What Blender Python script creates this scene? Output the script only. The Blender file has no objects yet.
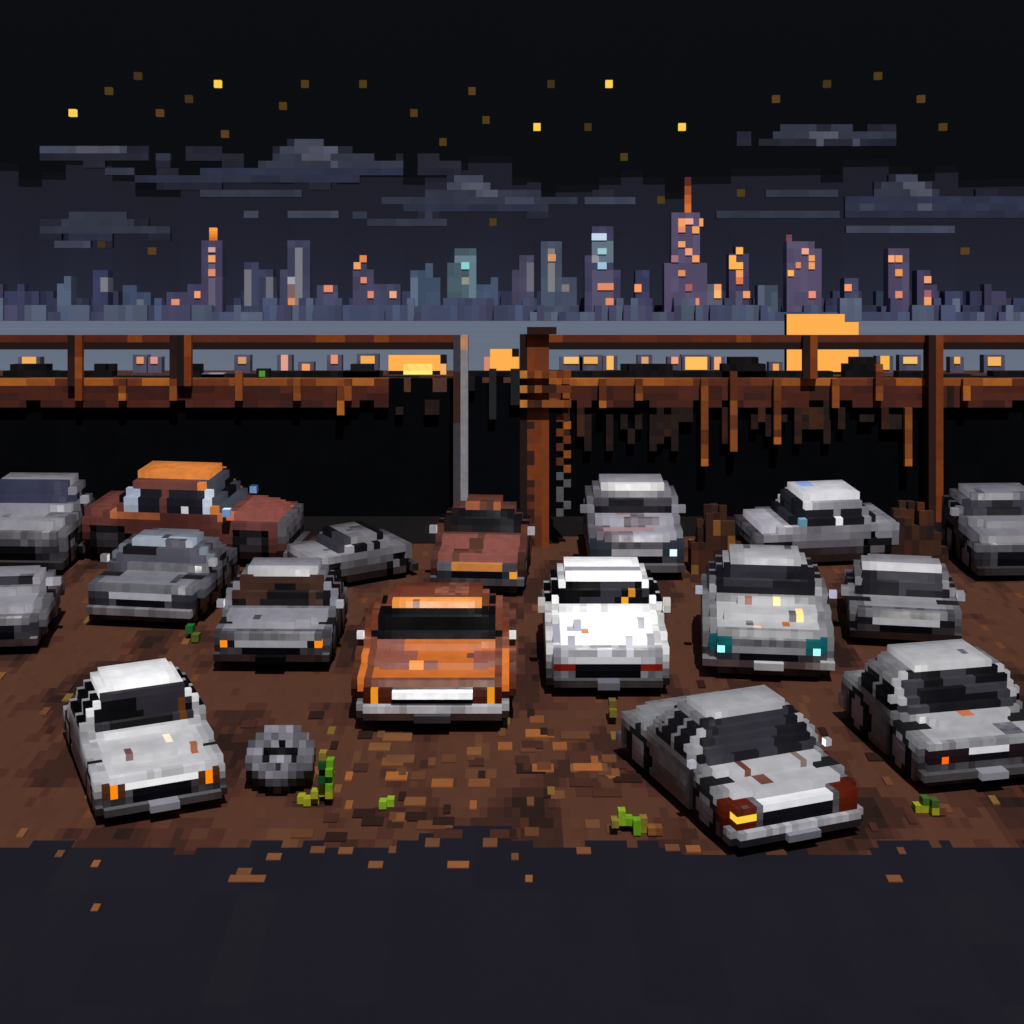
import bpy, math, random
import numpy as np
from mathutils import Matrix, Vector

random.seed(7)
R = math.radians
scene = bpy.context.scene
COL = scene.collection

# ------------------------------------------------------------------ helpers
def lin(h, k=1.0):
    h = h.lstrip('#')
    out = []
    for i in (0, 2, 4):
        c = int(h[i:i+2], 16) / 255.0
        out.append((c / 12.92 if c <= 0.04045 else ((c + 0.055) / 1.055) ** 2.4) * k)
    return tuple(out)

SLOPE_T = 0.14
SLOPE = math.atan(SLOPE_T)
Z0, Y0 = -4.65, 18.2
FPX, HY = 1600.0, 316.0
def ground_z(y): return Z0 + (y - Y0) * SLOPE_T
def spot(px, py):
    d = (-Z0 + Y0 * SLOPE_T) / ((py - HY) / FPX + SLOPE_T)
    return (px - 512) / FPX * d, d, ground_z(d)

def hsh(a, b, c, seed=0):
    a = np.asarray(a).astype(np.int64); b = np.asarray(b).astype(np.int64); c = np.asarray(c).astype(np.int64)
    h = (a * 73856093) ^ (b * 19349663) ^ (c * 83492791) ^ (seed * 2654435761)
    h = (h ^ (h >> 13)) * 1274126177
    h = h ^ (h >> 16)
    return (h & 0xffff) / 65535.0

def vnoise(x, y, z, seed=0):
    xi, yi, zi = np.floor(x), np.floor(y), np.floor(z)
    fx, fy, fz = x - xi, y - yi, z - zi
    r = 0
    for a in (0, 1):
        for b in (0, 1):
            for c in (0, 1):
                w = (fx if a else 1-fx) * (fy if b else 1-fy) * (fz if c else 1-fz)
                r = r + w * hsh(xi+a, yi+b, zi+c, seed)
    return r

# ------------------------------------------------------------------ materials
MATS = {}
def attr_mat(name, rough=0.6, spec=0.3, metal=0.0, coat=0.0, var=0.12, scale=9.0, bump=0.0):
    if name in MATS: return MATS[name]
    m = bpy.data.materials.new(name); m.use_nodes = True
    nt = m.node_tree; p = nt.nodes['Principled BSDF']
    a = nt.nodes.new('ShaderNodeAttribute'); a.attribute_name = 'tint'
    tc = nt.nodes.new('ShaderNodeTexCoord')
    nz = nt.nodes.new('ShaderNodeTexNoise'); nz.inputs['Scale'].default_value = scale
    nz.inputs['Detail'].default_value = 5
    nt.links.new(tc.outputs['Object'], nz.inputs['Vector'])
    mr = nt.nodes.new('ShaderNodeMapRange')
    mr.inputs['From Min'].default_value = 0.3; mr.inputs['From Max'].default_value = 0.7
    mr.inputs['To Min'].default_value = 1 - var; mr.inputs['To Max'].default_value = 1 + var
    nt.links.new(nz.outputs['Fac'], mr.inputs['Value'])
    mx = nt.nodes.new('ShaderNodeVectorMath'); mx.operation = 'SCALE'
    nt.links.new(a.outputs['Color'], mx.inputs[0]); nt.links.new(mr.outputs['Result'], mx.inputs['Scale'])
    nt.links.new(mx.outputs['Vector'], p.inputs['Base Color'])
    mr2 = nt.nodes.new('ShaderNodeMapRange')
    mr2.inputs['From Min'].default_value = 0.3; mr2.inputs['From Max'].default_value = 0.7
    mr2.inputs['To Min'].default_value = max(0.02, rough - 0.1); mr2.inputs['To Max'].default_value = min(1, rough + 0.1)
    nt.links.new(nz.outputs['Fac'], mr2.inputs['Value'])
    nt.links.new(mr2.outputs['Result'], p.inputs['Roughness'])
    p.inputs['Specular IOR Level'].default_value = spec
    p.inputs['Metallic'].default_value = metal
    p.inputs['Coat Weight'].default_value = coat
    MATS[name] = m
    return m

def emit_mat(name, strength=1.0):
    if name in MATS: return MATS[name]
    m = bpy.data.materials.new(name); m.use_nodes = True
    nt = m.node_tree; p = nt.nodes['Principled BSDF']
    a = nt.nodes.new('ShaderNodeAttribute'); a.attribute_name = 'tint'
    p.inputs['Base Color'].default_value = (0, 0, 0, 1); p.inputs['Specular IOR Level'].default_value = 0
    p.inputs['Roughness'].default_value = 0.8
    nt.links.new(a.outputs['Color'], p.inputs['Emission Color'])
    p.inputs['Emission Strength'].default_value = strength
    MATS[name] = m
    return m

M_PAINT = attr_mat('car_paint', 0.42, 0.35, 0, 0.0, 0.07, 6)
M_DULL = attr_mat('dull_rust', 0.8, 0.2, 0, 0, 0.15, 7)
M_GLASS = attr_mat('dark_glass', 0.45, 0.04, 0, 0, 0.1, 4)
M_CHROME = attr_mat('chrome_trim', 0.4, 0.6, 0.2, 0, 0.08, 8)
M_RUBBER = attr_mat('rubber', 0.85, 0.2, 0, 0, 0.12, 14)
M_MATTE = attr_mat('matte', 0.9, 0.1, 0, 0, 0.08, 5)
M_BLACK = attr_mat('black_sheet', 1.0, 0.0, 0, 0, 0.1, 3)
M_STONE = attr_mat('tower_stone', 0.9, 0.1, 0, 0, 0.05, 0.01)
M_LEAF = attr_mat('leaf', 0.7, 0.2, 0, 0, 0.15, 20)
M_LIT = emit_mat('lit_glass', 1.0)

# ------------------------------------------------------------------ object helpers
def thing(name, label, cat, loc, group=None, rot=None, kind=None):
    o = bpy.data.objects.new(name, None); COL.objects.link(o)
    o.empty_display_size = 0.3
    o.location = loc
    if rot: o.rotation_euler = rot
    if label: o['label'] = label
    if cat: o['category'] = cat
    if group: o['group'] = group
    if kind: o['kind'] = kind
    return o

def mesh_obj(name, verts, faces_n, tint, mat, parent=None, normals=None, loc=None):
    """verts (4n,3) unshared quads"""
    n = faces_n
    me = bpy.data.meshes.new(name)
    me.vertices.add(4*n); me.loops.add(4*n); me.polygons.add(n)
    me.vertices.foreach_set('co', verts.astype(np.float32).ravel())
    me.loops.foreach_set('vertex_index', np.arange(4*n, dtype=np.int32))
    me.polygons.foreach_set('loop_start', np.arange(0, 4*n, 4, dtype=np.int32))
    me.update(calc_edges=True)
    at = me.color_attributes.new('tint', 'FLOAT_COLOR', 'POINT')
    c4 = np.ones((4*n, 4), dtype=np.float32); c4[:, :3] = np.repeat(tint, 4, axis=0)
    at.data.foreach_set('color', c4.ravel())
    me.materials.append(mat)
    me.validate()
    if normals is not None:
        me.polygons.foreach_set('use_smooth', np.ones(n, dtype=bool))
        me.normals_split_custom_set_from_vertices(np.repeat(normals, 4, axis=0).tolist())
    o = bpy.data.objects.new(name, me); COL.objects.link(o)
    if parent: o.parent = parent
    if loc is not None: o.location = loc
    return o

DIRS = [((1,0,0), [(1,0,0),(1,1,0),(1,1,1),(1,0,1)]),
        ((-1,0,0), [(0,1,0),(0,0,0),(0,0,1),(0,1,1)]),
        ((0,1,0), [(1,1,0),(0,1,0),(0,1,1),(1,1,1)]),
        ((0,-1,0), [(0,0,0),(1,0,0),(1,0,1),(0,0,1)]),
        ((0,0,1), [(0,0,1),(1,0,1),(1,1,1),(0,1,1)]),
        ((0,0,-1), [(0,1,0),(1,1,0),(1,0,0),(0,0,0)])]

def blur(a):
    for ax in range(3):
        p = np.pad(a, [(1,1) if k == ax else (0,0) for k in range(3)], mode='edge')
        sl = lambda s: tuple(slice(s, s + a.shape[ax]) if k == ax else slice(None) for k in range(3))
        a = (p[sl(0)] + p[sl(1)] + p[sl(2)]) / 3.0
    return a

class Grid:
    """A block model: label 0 is air. origin = corner in the frame of the parent."""
    def __init__(s, origin, v, shape):
        s.o = np.array(origin, float)
        s.v = np.array(v if hasattr(v, '__len__') else (v, v, v), float)
        s.lab = np.zeros(shape, np.int16)
        s.col = np.zeros(tuple(shape) + (3,), np.float32)
        s.parts = {}       # label -> (name, mat, parent label or 0)
        ix = np.indices(shape).astype(float) + 0.5
        s.x = ix[0]*s.v[0] + s.o[0]; s.y = ix[1]*s.v[1] + s.o[1]; s.z = ix[2]*s.v[2] + s.o[2]
        s.idx = np.indices(shape)
    def part(s, name, mat, parent=0, label=None):
        k = len(s.parts) + 1
        s.parts[k] = (name, mat, parent, label)
        return k
    def fill(s, mask, lab, color):
        s.lab[mask] = lab
        s.col[mask] = color
    def box(s, x0, x1, y0, y1, z0, z1, lab, color):
        m = (s.x > x0) & (s.x < x1) & (s.y > y0) & (s.y < y1) & (s.z > z0) & (s.z < z1)
        s.fill(m, lab, color)
    def jitter(s, mask, levels, seed=0, cell=(1,1,1)):
        h = hsh(s.idx[0]//cell[0], s.idx[1]//cell[1], s.idx[2]//cell[2], seed)
        lv = np.array(levels)[(h * len(levels)).astype(int).clip(0, len(levels)-1)]
        s.col[mask] *= lv[mask][:, None]
    def build(s, root, smooth=0.0, rot=None):
        rotm = None if rot is None else np.array(rot)
        occ = np.pad(s.lab, 1)
        solid = occ > 0
        N = None
        if smooth > 0:
            b = np.pad(solid.astype(float), 2)
            for _ in range(2): b = blur(b)
            g = np.stack(np.gradient(b), -1)
            g = -g[3:-3, 3:-3, 3:-3]
            # scale axes
            g = g / s.v
            ln = np.linalg.norm(g, axis=-1, keepdims=True)
            N = g / np.maximum(ln, 1e-6)
        data = {k: [[], [], []] for k in s.parts}
        for d, corners in DIRS:
            nb = occ[1+d[0]:occ.shape[0]-1+d[0], 1+d[1]:occ.shape[1]-1+d[1], 1+d[2]:occ.shape[2]-1+d[2]]
            ex = (s.lab > 0) & (nb != s.lab)
            ii = np.argwhere(ex)
            if len(ii) == 0: continue
            labs = s.lab[ex]; cols = s.col[ex]
            c = np.array(corners, float)
            vs = (ii[:, None, :] + c[None]) * s.v + s.o
            fn = np.array(d, float)
            if N is not None:
                nn = N[ex] * smooth + fn * (1 - smooth)
                nn /= np.maximum(np.linalg.norm(nn, axis=1, keepdims=True), 1e-6)
                dt = nn @ fn
                fix = dt < 0.12
                nn[fix] += fn * (0.12 - dt[fix])[:, None]
                nn /= np.maximum(np.linalg.norm(nn, axis=1, keepdims=True), 1e-6)
            else:
                nn = np.tile(fn, (len(ii), 1))
            for k in s.parts:
                m = labs == k
                if m.any():
                    data[k][0].append(vs[m]); data[k][1].append(cols[m]); data[k][2].append(nn[m])
        objs = {}
        for k in s.parts:
            name, mat, par, label = s.parts[k]
            if not data[k][0]: continue
            V = np.concatenate(data[k][0])
            if rotm is not None: V = V @ rotm.T
            Cc = np.concatenate(data[k][1]); Nn = np.concatenate(data[k][2])
            if rotm is not None: Nn = Nn @ rotm.T
            p = objs.get(par, root) if par else root
            o = mesh_obj(name, V.reshape(-1, 3), len(V), Cc, mat, p, Nn if N is not None else None)
            if label: o['label'] = label
            objs[k] = o
        return objs

# ------------------------------------------------------------------ cars
TILT = R(14)
LEAN = Matrix.Rotation(-TILT, 3, 'X')      # the blocks of the cars lean back against the slope
CARS = 'wrecked cars parked in the scrapyard'
def make_car(label, px, py, wpx, yaw=0, hf=.34, hh=.45, yh=.55, H=.65, yw=.68, yr=1.1, rb=1.3, rh=.42, L=1.6,
             paint='#b0b0b4', k=1.0, dark='#5a585e', glass='#0c0c10', mat=None, tum=.22, rust=0.0, rustcol='#6a3a24',
             lamps='#303038', lampmat=None, lamp_on='both', lampbox=(.30, .46, .20, .27), bumper='#77757c', bump_k=1.0,
             grille='#0c0c12', plate='#a0a0aa', mirrors=True, mirrorcol='#9a98a0', roof=None, roofglint=None, lip=None,
             hub='#8a8890', seed=1, patches=(), wheelr=.17, tyre='#08080b', panel=(1, 1, .88, .95, 1.08), glass2='#2c2b33',
             sideglass=None, name='wrecked_car', cat='car', clear=.07, round_=.10, midplate=False, bodyshade=.62, hrust=None, lipw=.27, strip=False, hoodcol=None, grillebox=(.24, .17, .25)):
    x0, y0, z0 = spot(px, py + 8)
    s = FPX / y0
    W = wpx / s
    v = 7.25 / s
    yawr = R(yaw)
    rot = Matrix.Rotation(SLOPE, 3, 'X') @ Matrix.Rotation(yawr, 3, 'Z')
    Lm = L * W
    c = Vector((x0, y0, z0)) + rot @ Vector((0, Lm / 2, 0))
    root = thing(name, label, cat, c, CARS)
    # block grid in world axes, centred on the root
    rad = math.hypot(Lm, W * 1.3) / 2 + 3 * v
    G = rot.copy()
    tl = math.tan(SLOPE + TILT)
    nx = int(2 * rad / v) + 2; ny = int((2 * rad + H * W * .5) / v) + 2; nz = int((H * W + 2 * rad * tl + 4 * v) / v) + 3
    g = Grid((-nx * v / 2, -ny * v / 2, -rad * tl - v), v, (nx, ny, nz))
    inv = np.array(rot.inverted() @ G)
    P = np.stack([g.x, g.y, g.z], -1) @ inv.T
    X, Y, Z = P[..., 0] / W, (P[..., 1] + Lm / 2) / W, P[..., 2] / W   # in car widths, Y from the nose
    q = v / W
    aX = np.abs(X)
    top = np.interp(Y, [0, .04, yh, yw, yr, rb, L - .06, L], [hf * .93, hf, hh, H, H, rh, rh * .97, rh * .8])
    half = np.full_like(X, .5)
    half = np.where(Z > hh, .5 - tum * (Z - hh) - .02, half)
    half = np.minimum(half, .5 - 1.9 * np.clip(round_ + .05 - Y, 0, 1) ** 1.6)
    half = np.where((Z > H - .16) & (Z > hh + .05), half - .5 * (Z - H + .16), half)
    half = np.minimum(half, .5 - .25 * np.clip(Y - (L - .15), 0, 1) * 1.5)
    half = half - np.clip(.16 - Z, 0, 1) * .25
    topc = top - .04 * (aX / .5) ** 4 - .11 * np.clip((aX / np.maximum(half, .05) - .72) / .28, 0, 1) ** 2 * (top > hh + .04)
    body_m = (Y > 0) & (Y < L) & (aX < half) & (Z < topc) & (Z > clear)
    mt = mat or M_PAINT
    body = g.part('body', mt)
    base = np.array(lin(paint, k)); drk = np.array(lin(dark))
    g.fill(body_m, body, base * bodyshade)
    # body darker than hood and roof: side shade painted into its colour
    hood = g.part('hood', mt)
    hm = body_m & (Y > .06) & (Y < yh - .01) & (Z > topc - 1.6 * q) & (aX < .40)
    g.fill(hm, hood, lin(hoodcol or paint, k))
    rf = g.part('roof', mt)
    rm = body_m & (Z > H - .05 - .3*q) & (Y < rb)
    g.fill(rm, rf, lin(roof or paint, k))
    if roofglint:
        g.fill(rm & (Y < yw + .02 + 1.1 * q) & (aX < .37) & (Y > yw - .02), rf, lin(roofglint, .68))  # highlight on the roof's front edge, painted into the colour
    # doors
    dm = []
    for sg in (-1, 1):
        d = g.part('door', mt)
        m = body_m & (X * sg > half - 1.4 * q) & (Y > yh + .08) & (Y < (yh + rb) / 2 + .12) & (Z > .17) & (Z < hh - .01)
        g.fill(m, d, base * .6)  # doors carry the same painted side shade
        dm.append((d, m))
    # weathering
    allb = np.isin(g.lab, [body, hood, rf] + [d for d, _ in dm])
    g.jitter(allb & (g.lab != hood) & (g.lab != rf), (.72, .88, 1, 1, 1.14), seed, (1, 2, 1))
    g.jitter(np.isin(g.lab, [hood, rf]), (.96, 1, 1, 1.04), seed, (2, 4, 1))
    if rust > 0:
        n = vnoise(np.floor(P[..., 0]/v) * .31, np.floor(P[..., 1]/(2*v)) * .45, np.floor(P[..., 2]/v) * .35, seed + 5)
        m = allb & (n > 1 - np.where(g.lab == hood, rust if hrust is None else hrust, rust))
        g.col[m] = lin(rustcol)
        g.jitter(m, (1, .8, 1.25, .6), seed + 9)
    # glass
    gb = hh + .012
    ws = g.part('windshield', M_GLASS)
    m = body_m & (Y > yh - .02) & (Y < yw + .03) & (Z > gb) & (Z < H - .05) & (aX < half - .06)
    g.fill(m, ws, lin(glass))
    n2 = vnoise(np.floor(P[..., 0]/v) * .25, np.floor(P[..., 1]/v) * .2, np.floor(P[..., 2]/v) * .6, seed + 3)
    g.col[m & (n2 > .52)] = lin(glass2)
    pil = body_m & (Z > hh + .01) & (Z < H - .04) & (Y < yw + .03) & (Z > topc - 1.5*q) & (aX >= half - .06 - .5*q) & (g.lab != ws)
    g.col[pil] = lin(roof or paint, k)
    for sg in (-1, 1):
        sw = g.part('side_window', M_GLASS)
        for a, b in ((yh + .12, (yw + yr) / 2 - .02), ((yw + yr) / 2 - .02 + max(.05, 1.05*q), rb - .08)):
            m = body_m & (X * sg > half - 1.6 * q) & (Y > a) & (Y < b) & (Z > gb - .02) & (Z < H - .05 - .3*q) & (Z < topc - 1.2*q)
            g.fill(m, sw, lin(sideglass or glass))
    rw = g.part('rear_window', M_GLASS)
    m = body_m & (Y > yr + .03) & (Y < rb) & (Z > rh + .03) & (Z < H - .07) & (aX < half - .09)
    g.fill(m, rw, lin(glass))
    # nose panel below the bonnet, bright strip, grille
    g.fill(body_m & (Y < .08 + .6*q) & (aX < .46) & (Z < hf - .03), body, lin(dark) * np.array(.6))
    g.jitter(body_m & (Y < .08 + .6*q) & (aX < .46) & (Z < hf - .03), (.6, 1, 1.3), seed + 4)
    gr = g.part('grille', M_GLASS)
    m = body_m & (Y < .10 + .6 * q) & (aX < grillebox[0]) & (Z > grillebox[1]) & (Z < grillebox[2] + .01)
    g.fill(m, gr, lin(grille))
    if lip and strip:
        cs = g.part('chrome_strip', M_CHROME)
        g.fill((Y > -1.2*q) & (Y < .10) & (aX < lipw) & (Z > grillebox[2] - .01) & (Z <= grillebox[2] - .01 + 1.1*q) & (g.lab == 0), cs, lin(lip, .9))
    elif lip:
        g.fill(body_m & (Y < .10 + .6*q) & (aX < lipw) & (Z > grillebox[2] - .01) & (Z <= grillebox[2] - .01 + 1.05*q), body, lin(lip, .8))
    # headlights
    hl = []
    for sg in (-1, 1):
        on = lampmat is not None and (lamp_on == 'both' or (lamp_on == 'l' and sg < 0) or (lamp_on == 'r' and sg > 0))
        h_ = g.part('headlight', M_GLASS)
        m = body_m & (Y < .12 + .6 * q) & (X * sg > lampbox[0]) & (X * sg < lampbox[1]) & (Z > lampbox[2]) & (Z < lampbox[3] + .01)
        g.fill(m, h_, lin(lamps))
        hl.append((h_, m, sg))
        if on:
            e = g.part('bulb', M_LIT, parent=h_)
            cx = (lampbox[0] + lampbox[1]) / 2 * sg
            cz = (lampbox[2] + lampbox[3]) / 2
            mm = m & (np.abs(X - cx) < lampmat[1]) & (np.abs(Z - cz) < .6 * q + lampmat[2]) 
            g.fill(mm, e, lin(lampmat[0], lampmat[3] if len(lampmat) > 3 else 1))
    # bumpers
    bp = g.part('bumper', M_CHROME)
    bm = (Y > -.05) & (Y < .06) & (aX < .49 - np.clip(.0 - Y, 0, 1)) & (Z > .09) & (Z < .165)
    g.fill(bm, bp, lin(bumper, bump_k))
    g.jitter(bm, (1, .8, 1.2), seed + 2)
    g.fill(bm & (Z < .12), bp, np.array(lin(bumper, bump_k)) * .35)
    bm2 = (Y > L - .05) & (Y < L + .05) & (aX < .48) & (Z > .09) & (Z < .19)
    rbp = g.part('rear_bumper', M_CHROME)
    g.fill(bm2, rbp, lin(bumper, bump_k))
    if plate:
        pl = g.part('number_plate', M_MATTE)
        m = bm & (aX < .11) & (Z > .085)
        g.fill((Y > -.05 - q) & (Y < .0) & (aX < .11) & (Z > .085) & (Z < .085 + max(1.0*q, .05)), pl, lin(plate))
    # wheels
    for sg in (-1, 1):
        for wy in (wheelr + .16, L - .30):
            rr = (Y - wy) ** 2 + (Z - wheelr) ** 2
            zone = (X * sg > .5 - .14) & (Z < topc - .12) & (X * sg < .5 + .01)
            g.lab[zone & (rr < (wheelr + .05) ** 2) & body_m & (Z < hf - .03) & (Y > .15)] = 0
            w = g.part('wheel', M_RUBBER)
            mw = (X * sg > .5 - .19) & (X * sg < .49) & (rr < wheelr ** 2)
            g.fill(mw, w, lin(tyre))
            hb = g.part('hubcap', M_CHROME, parent=w)
            g.fill(mw & (X * sg > .49 - 1.4 * q) & (rr < (wheelr * .62) ** 2), hb, lin(hub))
    # chassis: dark underside
    ch = g.part('chassis', M_RUBBER)
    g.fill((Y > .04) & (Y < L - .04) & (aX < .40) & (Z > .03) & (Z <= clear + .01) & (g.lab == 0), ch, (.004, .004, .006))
    # mirrors
    if mirrors:
        for sg in (-1, 1):
            mi = g.part('mirror', M_CHROME)
            g.fill((X * sg > .49) & (X * sg < .49 + max(.05, 1.15 * q)) & (np.abs(Y - yh - .02) < .6 * q) & (np.abs(Z - hh - .04) < .55 * q), mi, lin(mirrorcol))
    # patches: rust marks, dents, trim, painted shading and glints;  (xa, xb, ya, yb, za, zb, colour[, only_label])
    lookup = {'body': body, 'hood': hood, 'roof': rf, 'windshield': ws, 'bumper': bp}
    for p in patches:
        m = (X > p[0]) & (X < p[1]) & (Y > p[2]) & (Y < p[3]) & (Z > p[4]) & (Z < p[5]) & (g.lab > 0)
        if len(p) > 7 and p[7]: m &= g.lab == lookup[p[7]]
        g.col[m] = lin(p[6])
    g.build(root, smooth=.93 if G is LEAN else .85, rot=G)
    return root

GL = .02  # small slack used in patch boxes
# the front row
make_car('orange and brown rusted car with chrome bumper, front view, beside the white car', 433, 722, 160, tum=0.26, wheelr=0.13, strip=True, bodyshade=1.0, lipw=0.24, dark='#3a1810', hrust=0.12,
         hf=.31, hh=0.4, yh=0.52, H=0.63, yw=0.62, yr=1.0, rb=1.2, rh=.33, L=1.5, paint='#7c4228', hoodcol='#d06e24', k=0.66,
         rust=0.3, rustcol='#7c4634', roof='#7a3a20', roofglint='#ffa044', lip='#ffffff', bumper='#d8d6da', plate='#5a585e',
         mirrorcol='#e6e2da', seed=11, mat=M_PAINT, lamps='#3a1408', lampmat=('#e89020', .03, .03), lampbox=(.27, .44, .19, .28),
         grillebox=(.24, .16, .235), glass='#07070a', glass2='#0c0a0c',
         patches=[(-.42, -.22, .0, .60, .3, .6, '#7c4638', 'hood'), (-.24, -.10, 0, .42, .3, .6, '#7c4638', 'hood'), (-.12, .03, .0, .25, .3, .6, '#7c4638', 'hood'), (.27, .42, 0, .42, .3, .6, '#7c4438', 'hood'), (.20, .26, .30, .40, .3, .6, '#54343a', 'hood'), (-.14, -.08, .1, .24, .3, .6, '#e8883a', 'hood'), (-.49, -.42, .04, .5, .22, .5, '#c86c2a', 'body'), (.42, .49, .04, .5, .22, .5, '#c86c2a', 'body')])
make_car('bright white car with dark red lamps, standing beside the thick rusty gate post', 608, 688, 124, dark='#c8c8d0', bodyshade=0.72,
         hf=.40, hh=0.52, yh=.60, H=0.8, yw=.74, yr=1.22, rb=1.4, rh=.42, L=1.65, paint='#ffffff', k=.86, rust=0.06, rustcol='#8c8a94',
         roof='#ffffff', lip='#cfcfd4', bumper='#a8a8b0', plate='#7c7c88', seed=22, lamps='#7a1e10', lampbox=(.28, .45, .20, .27),
         glass='#060608', mirrorcol='#cfcbc4',
         patches=[(-.4, .4, .84, .92, .68, .9, '#8c8c94', 'roof'), (-.20, -.13, .25, .36, .3, .6, '#c07a50'), (.17, .22, .4, .9, .55, .61, '#e09a28', 'windshield'), (.23, .28, .4, .9, .61, .67, '#c08020', 'windshield'), (.23, .28, .4, .9, .5, .56, '#7a2c10', 'windshield'), (-.42, -.36, .2, .5, .3, .6, '#9a9aa6'), (-.32, -.22, .3, .42, .3, .6, '#a0a0ac'), (-.30, -.24, .05, .2, .3, .6, '#9c9ca8'), (.26, .34, .35, .5, .3, .6, '#a4a4ac'), (.30, .36, .12, .22, .3, .6, '#94949c'), (.16, .22, .05, .18, .3, .6, '#b4b4bc')])  # grey spots paint the fender shading into the colour
make_car('silver car with glowing teal headlights and peeling paint on its bonnet', 768, 672, 130, yaw=-6,
         hf=.37, hh=0.48, yh=.56, H=0.75, yw=0.66, yr=1.02, rb=1.2, rh=.42, L=1.4, paint='#b4b4b8', k=0.62, rust=.20, rustcol='#5c5a60',
         hoodcol='#c4c4c6', lip='#8c8c90', bumper='#d0d0d4', seed=33, lamps='#12545a', lampmat=('#9ffff4', 0.05, -0.01, 1.3), lampbox=(0.29, 0.44, 0.22, 0.3),
         glass='#16151b', mirrorcol='#b8bcd0', plate='#e0e0e4',
         patches=[(.03, .13, .45, .56, .3, .6, '#f4dc90', 'hood'), (.22, .30, .25, .4, .3, .6, '#f0d080', 'hood'), (.10, .17, .15, .28, .3, .6, '#9a5420', 'hood'),
                  (-.17, -.09, .45, .56, .3, .6, '#8a5448', 'hood'), (-.10, -.03, .05, .15, .3, .6, '#e8b090', 'hood')])
make_car('silver sedan with cracked amber lamp, nose right, at the road edge', 796, 836, 158, yaw=21,
         hf=.32, hh=.40, yh=0.43, H=0.67, yw=0.66, yr=0.92, rb=1.25, rh=0.4, L=1.62, paint='#b0b0b4', k=0.6, rust=0.1, rustcol='#66646a',
         hoodcol='#bcbcc0', lip='#dcdce0', bumper='#c8c8ce', seed=44, lamps='#4a1608', lampmat=('#ffd040', .05, 0), lamp_on='l', lampbox=(0.28, 0.46, 0.18, 0.28),
         glass='#141318', glass2='#2a2930', mirrors=True, mirrorcol='#bcbcc4',
         patches=[(-.26, -.20, .45, .58, .3, .6, '#3a1408', 'hood'), (-.22, -.14, .30, .45, .3, .6, '#5a2a1c', 'hood'), (-.14, -.08, .18, .30, .3, .6, '#5a3424', 'hood'),
                  (.2, .26, .3, .42, .3, .6, '#6a5a50', 'hood')])
make_car('white hatchback with orange lamps and pitted bonnet, nose right, at the left', 163, 808, 132, tum=0.2, bodyshade=0.8, yaw=23,
         hf=.36, hh=0.46, yh=0.66, H=0.78, yw=0.74, yr=1.2, rb=1.5, rh=.36, L=1.8, paint='#d4d4d8', k=0.68, rust=0.1, rustcol='#77757c',
         hoodcol='#c4c4c6', roof='#ffffff', lip='#ffffff', bumper='#c0c0c4', seed=55, lamps='#4a2a18', lampmat=('#ff8a10', .05, 0), lampbox=(.26, .46, .20, .30),
         glass='#0b0b0e', glass2='#2a282e', sideglass='#08080a', mirrors=False,
         patches=[(.10, .16, .40, .52, .3, .6, '#f0d8b8', 'hood'), (.27, .34, .2, .32, .3, .6, '#8a5030', 'hood'), (-.2, -.14, .25, .36, .3, .6, '#5a3c3c', 'hood'),
                  (.28, .33, .4, .9, .50, .63, '#5a3414', 'windshield')])
make_car('silver van cut by the right border with an orange lamp in a dark cluster', 988, 780, 152, yaw=12,
         hf=.34, hh=0.37, yh=0.38, H=0.68, yw=0.56, yr=0.92, rb=1.08, rh=.40, L=1.3, paint='#aeaeb2', k=0.62, rust=.2, rustcol='#58565e',
         roof='#c0c0c2', lip='#dcdce0', bumper='#a8a8ae', seed=66, lamps='#1c1216', lampmat=('#ff6a14', .035, 0), lampbox=(.16, .44, .18, .28),
         glass='#0d0c10', glass2='#303036', sideglass='#08080a', mirrors=False, grillebox=(.14, .17, .27), cat='van',
         patches=[(-.05, .03, .30, .42, .3, .6, '#a8563a', 'hood')])
# middle row
make_car('grey car with two small orange indicators, between the white hatchback and the orange car', 272, 664, 122, grille='#0c0c12', yaw=-1,
         hf=.36, hh=0.4, yh=0.48, H=0.68, yw=0.6, yr=0.9, rb=1.05, rh=.38, L=1.25, paint='#8c8b94', k=0.68, rust=.15, rustcol='#4a484e',
         roofglint='#b8b6b8', bumper='#7c7a82', plate='#0c0c12', seed=77, lamps='#101016', lampmat=('#ff8c10', .028, 0), lampbox=(.28, .44, .21, .28), lip='#a0a0a8',
         glass='#0f0d10', glass2='#38241c', mirrorcol='#b0b0b4', hub='#55535a')
make_car('dark grey car behind the white hatchback, with pale bars on its nose', 140, 620, 116, yaw=-8,
         hf=.36, hh=0.4, yh=0.47, H=0.6, yw=0.6, yr=0.92, rb=1.08, rh=.40, L=1.3, paint='#7e7e88', k=0.6, rust=.25, rustcol='#3c3a42',
         roofglint='#9aa4b0', bumper='#9c9aa0', plate=None, seed=88, lamps='#2c2b32', lip='#a0a0a8', glass='#141318', glass2='#44444e',
         mirrorcol='#8a888c', hub='#55535a', roof='#7c8490')
make_car('silver car behind the silver van, with dim lamps and pale roof edge', 905, 640, 108, yaw=-9,
         hf=.36, hh=0.37, yh=0.43, H=0.64, yw=0.58, yr=0.88, rb=1.05, rh=.40, L=1.3, paint='#96959a', k=0.62, rust=.22, rustcol='#5a5a70',
         roofglint='#d0ced2', bumper='#9c9aa0', plate=None, seed=99, lamps='#16151a', lip='#b8b8bc', glass='#18171c', glass2='#34333a')
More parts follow.
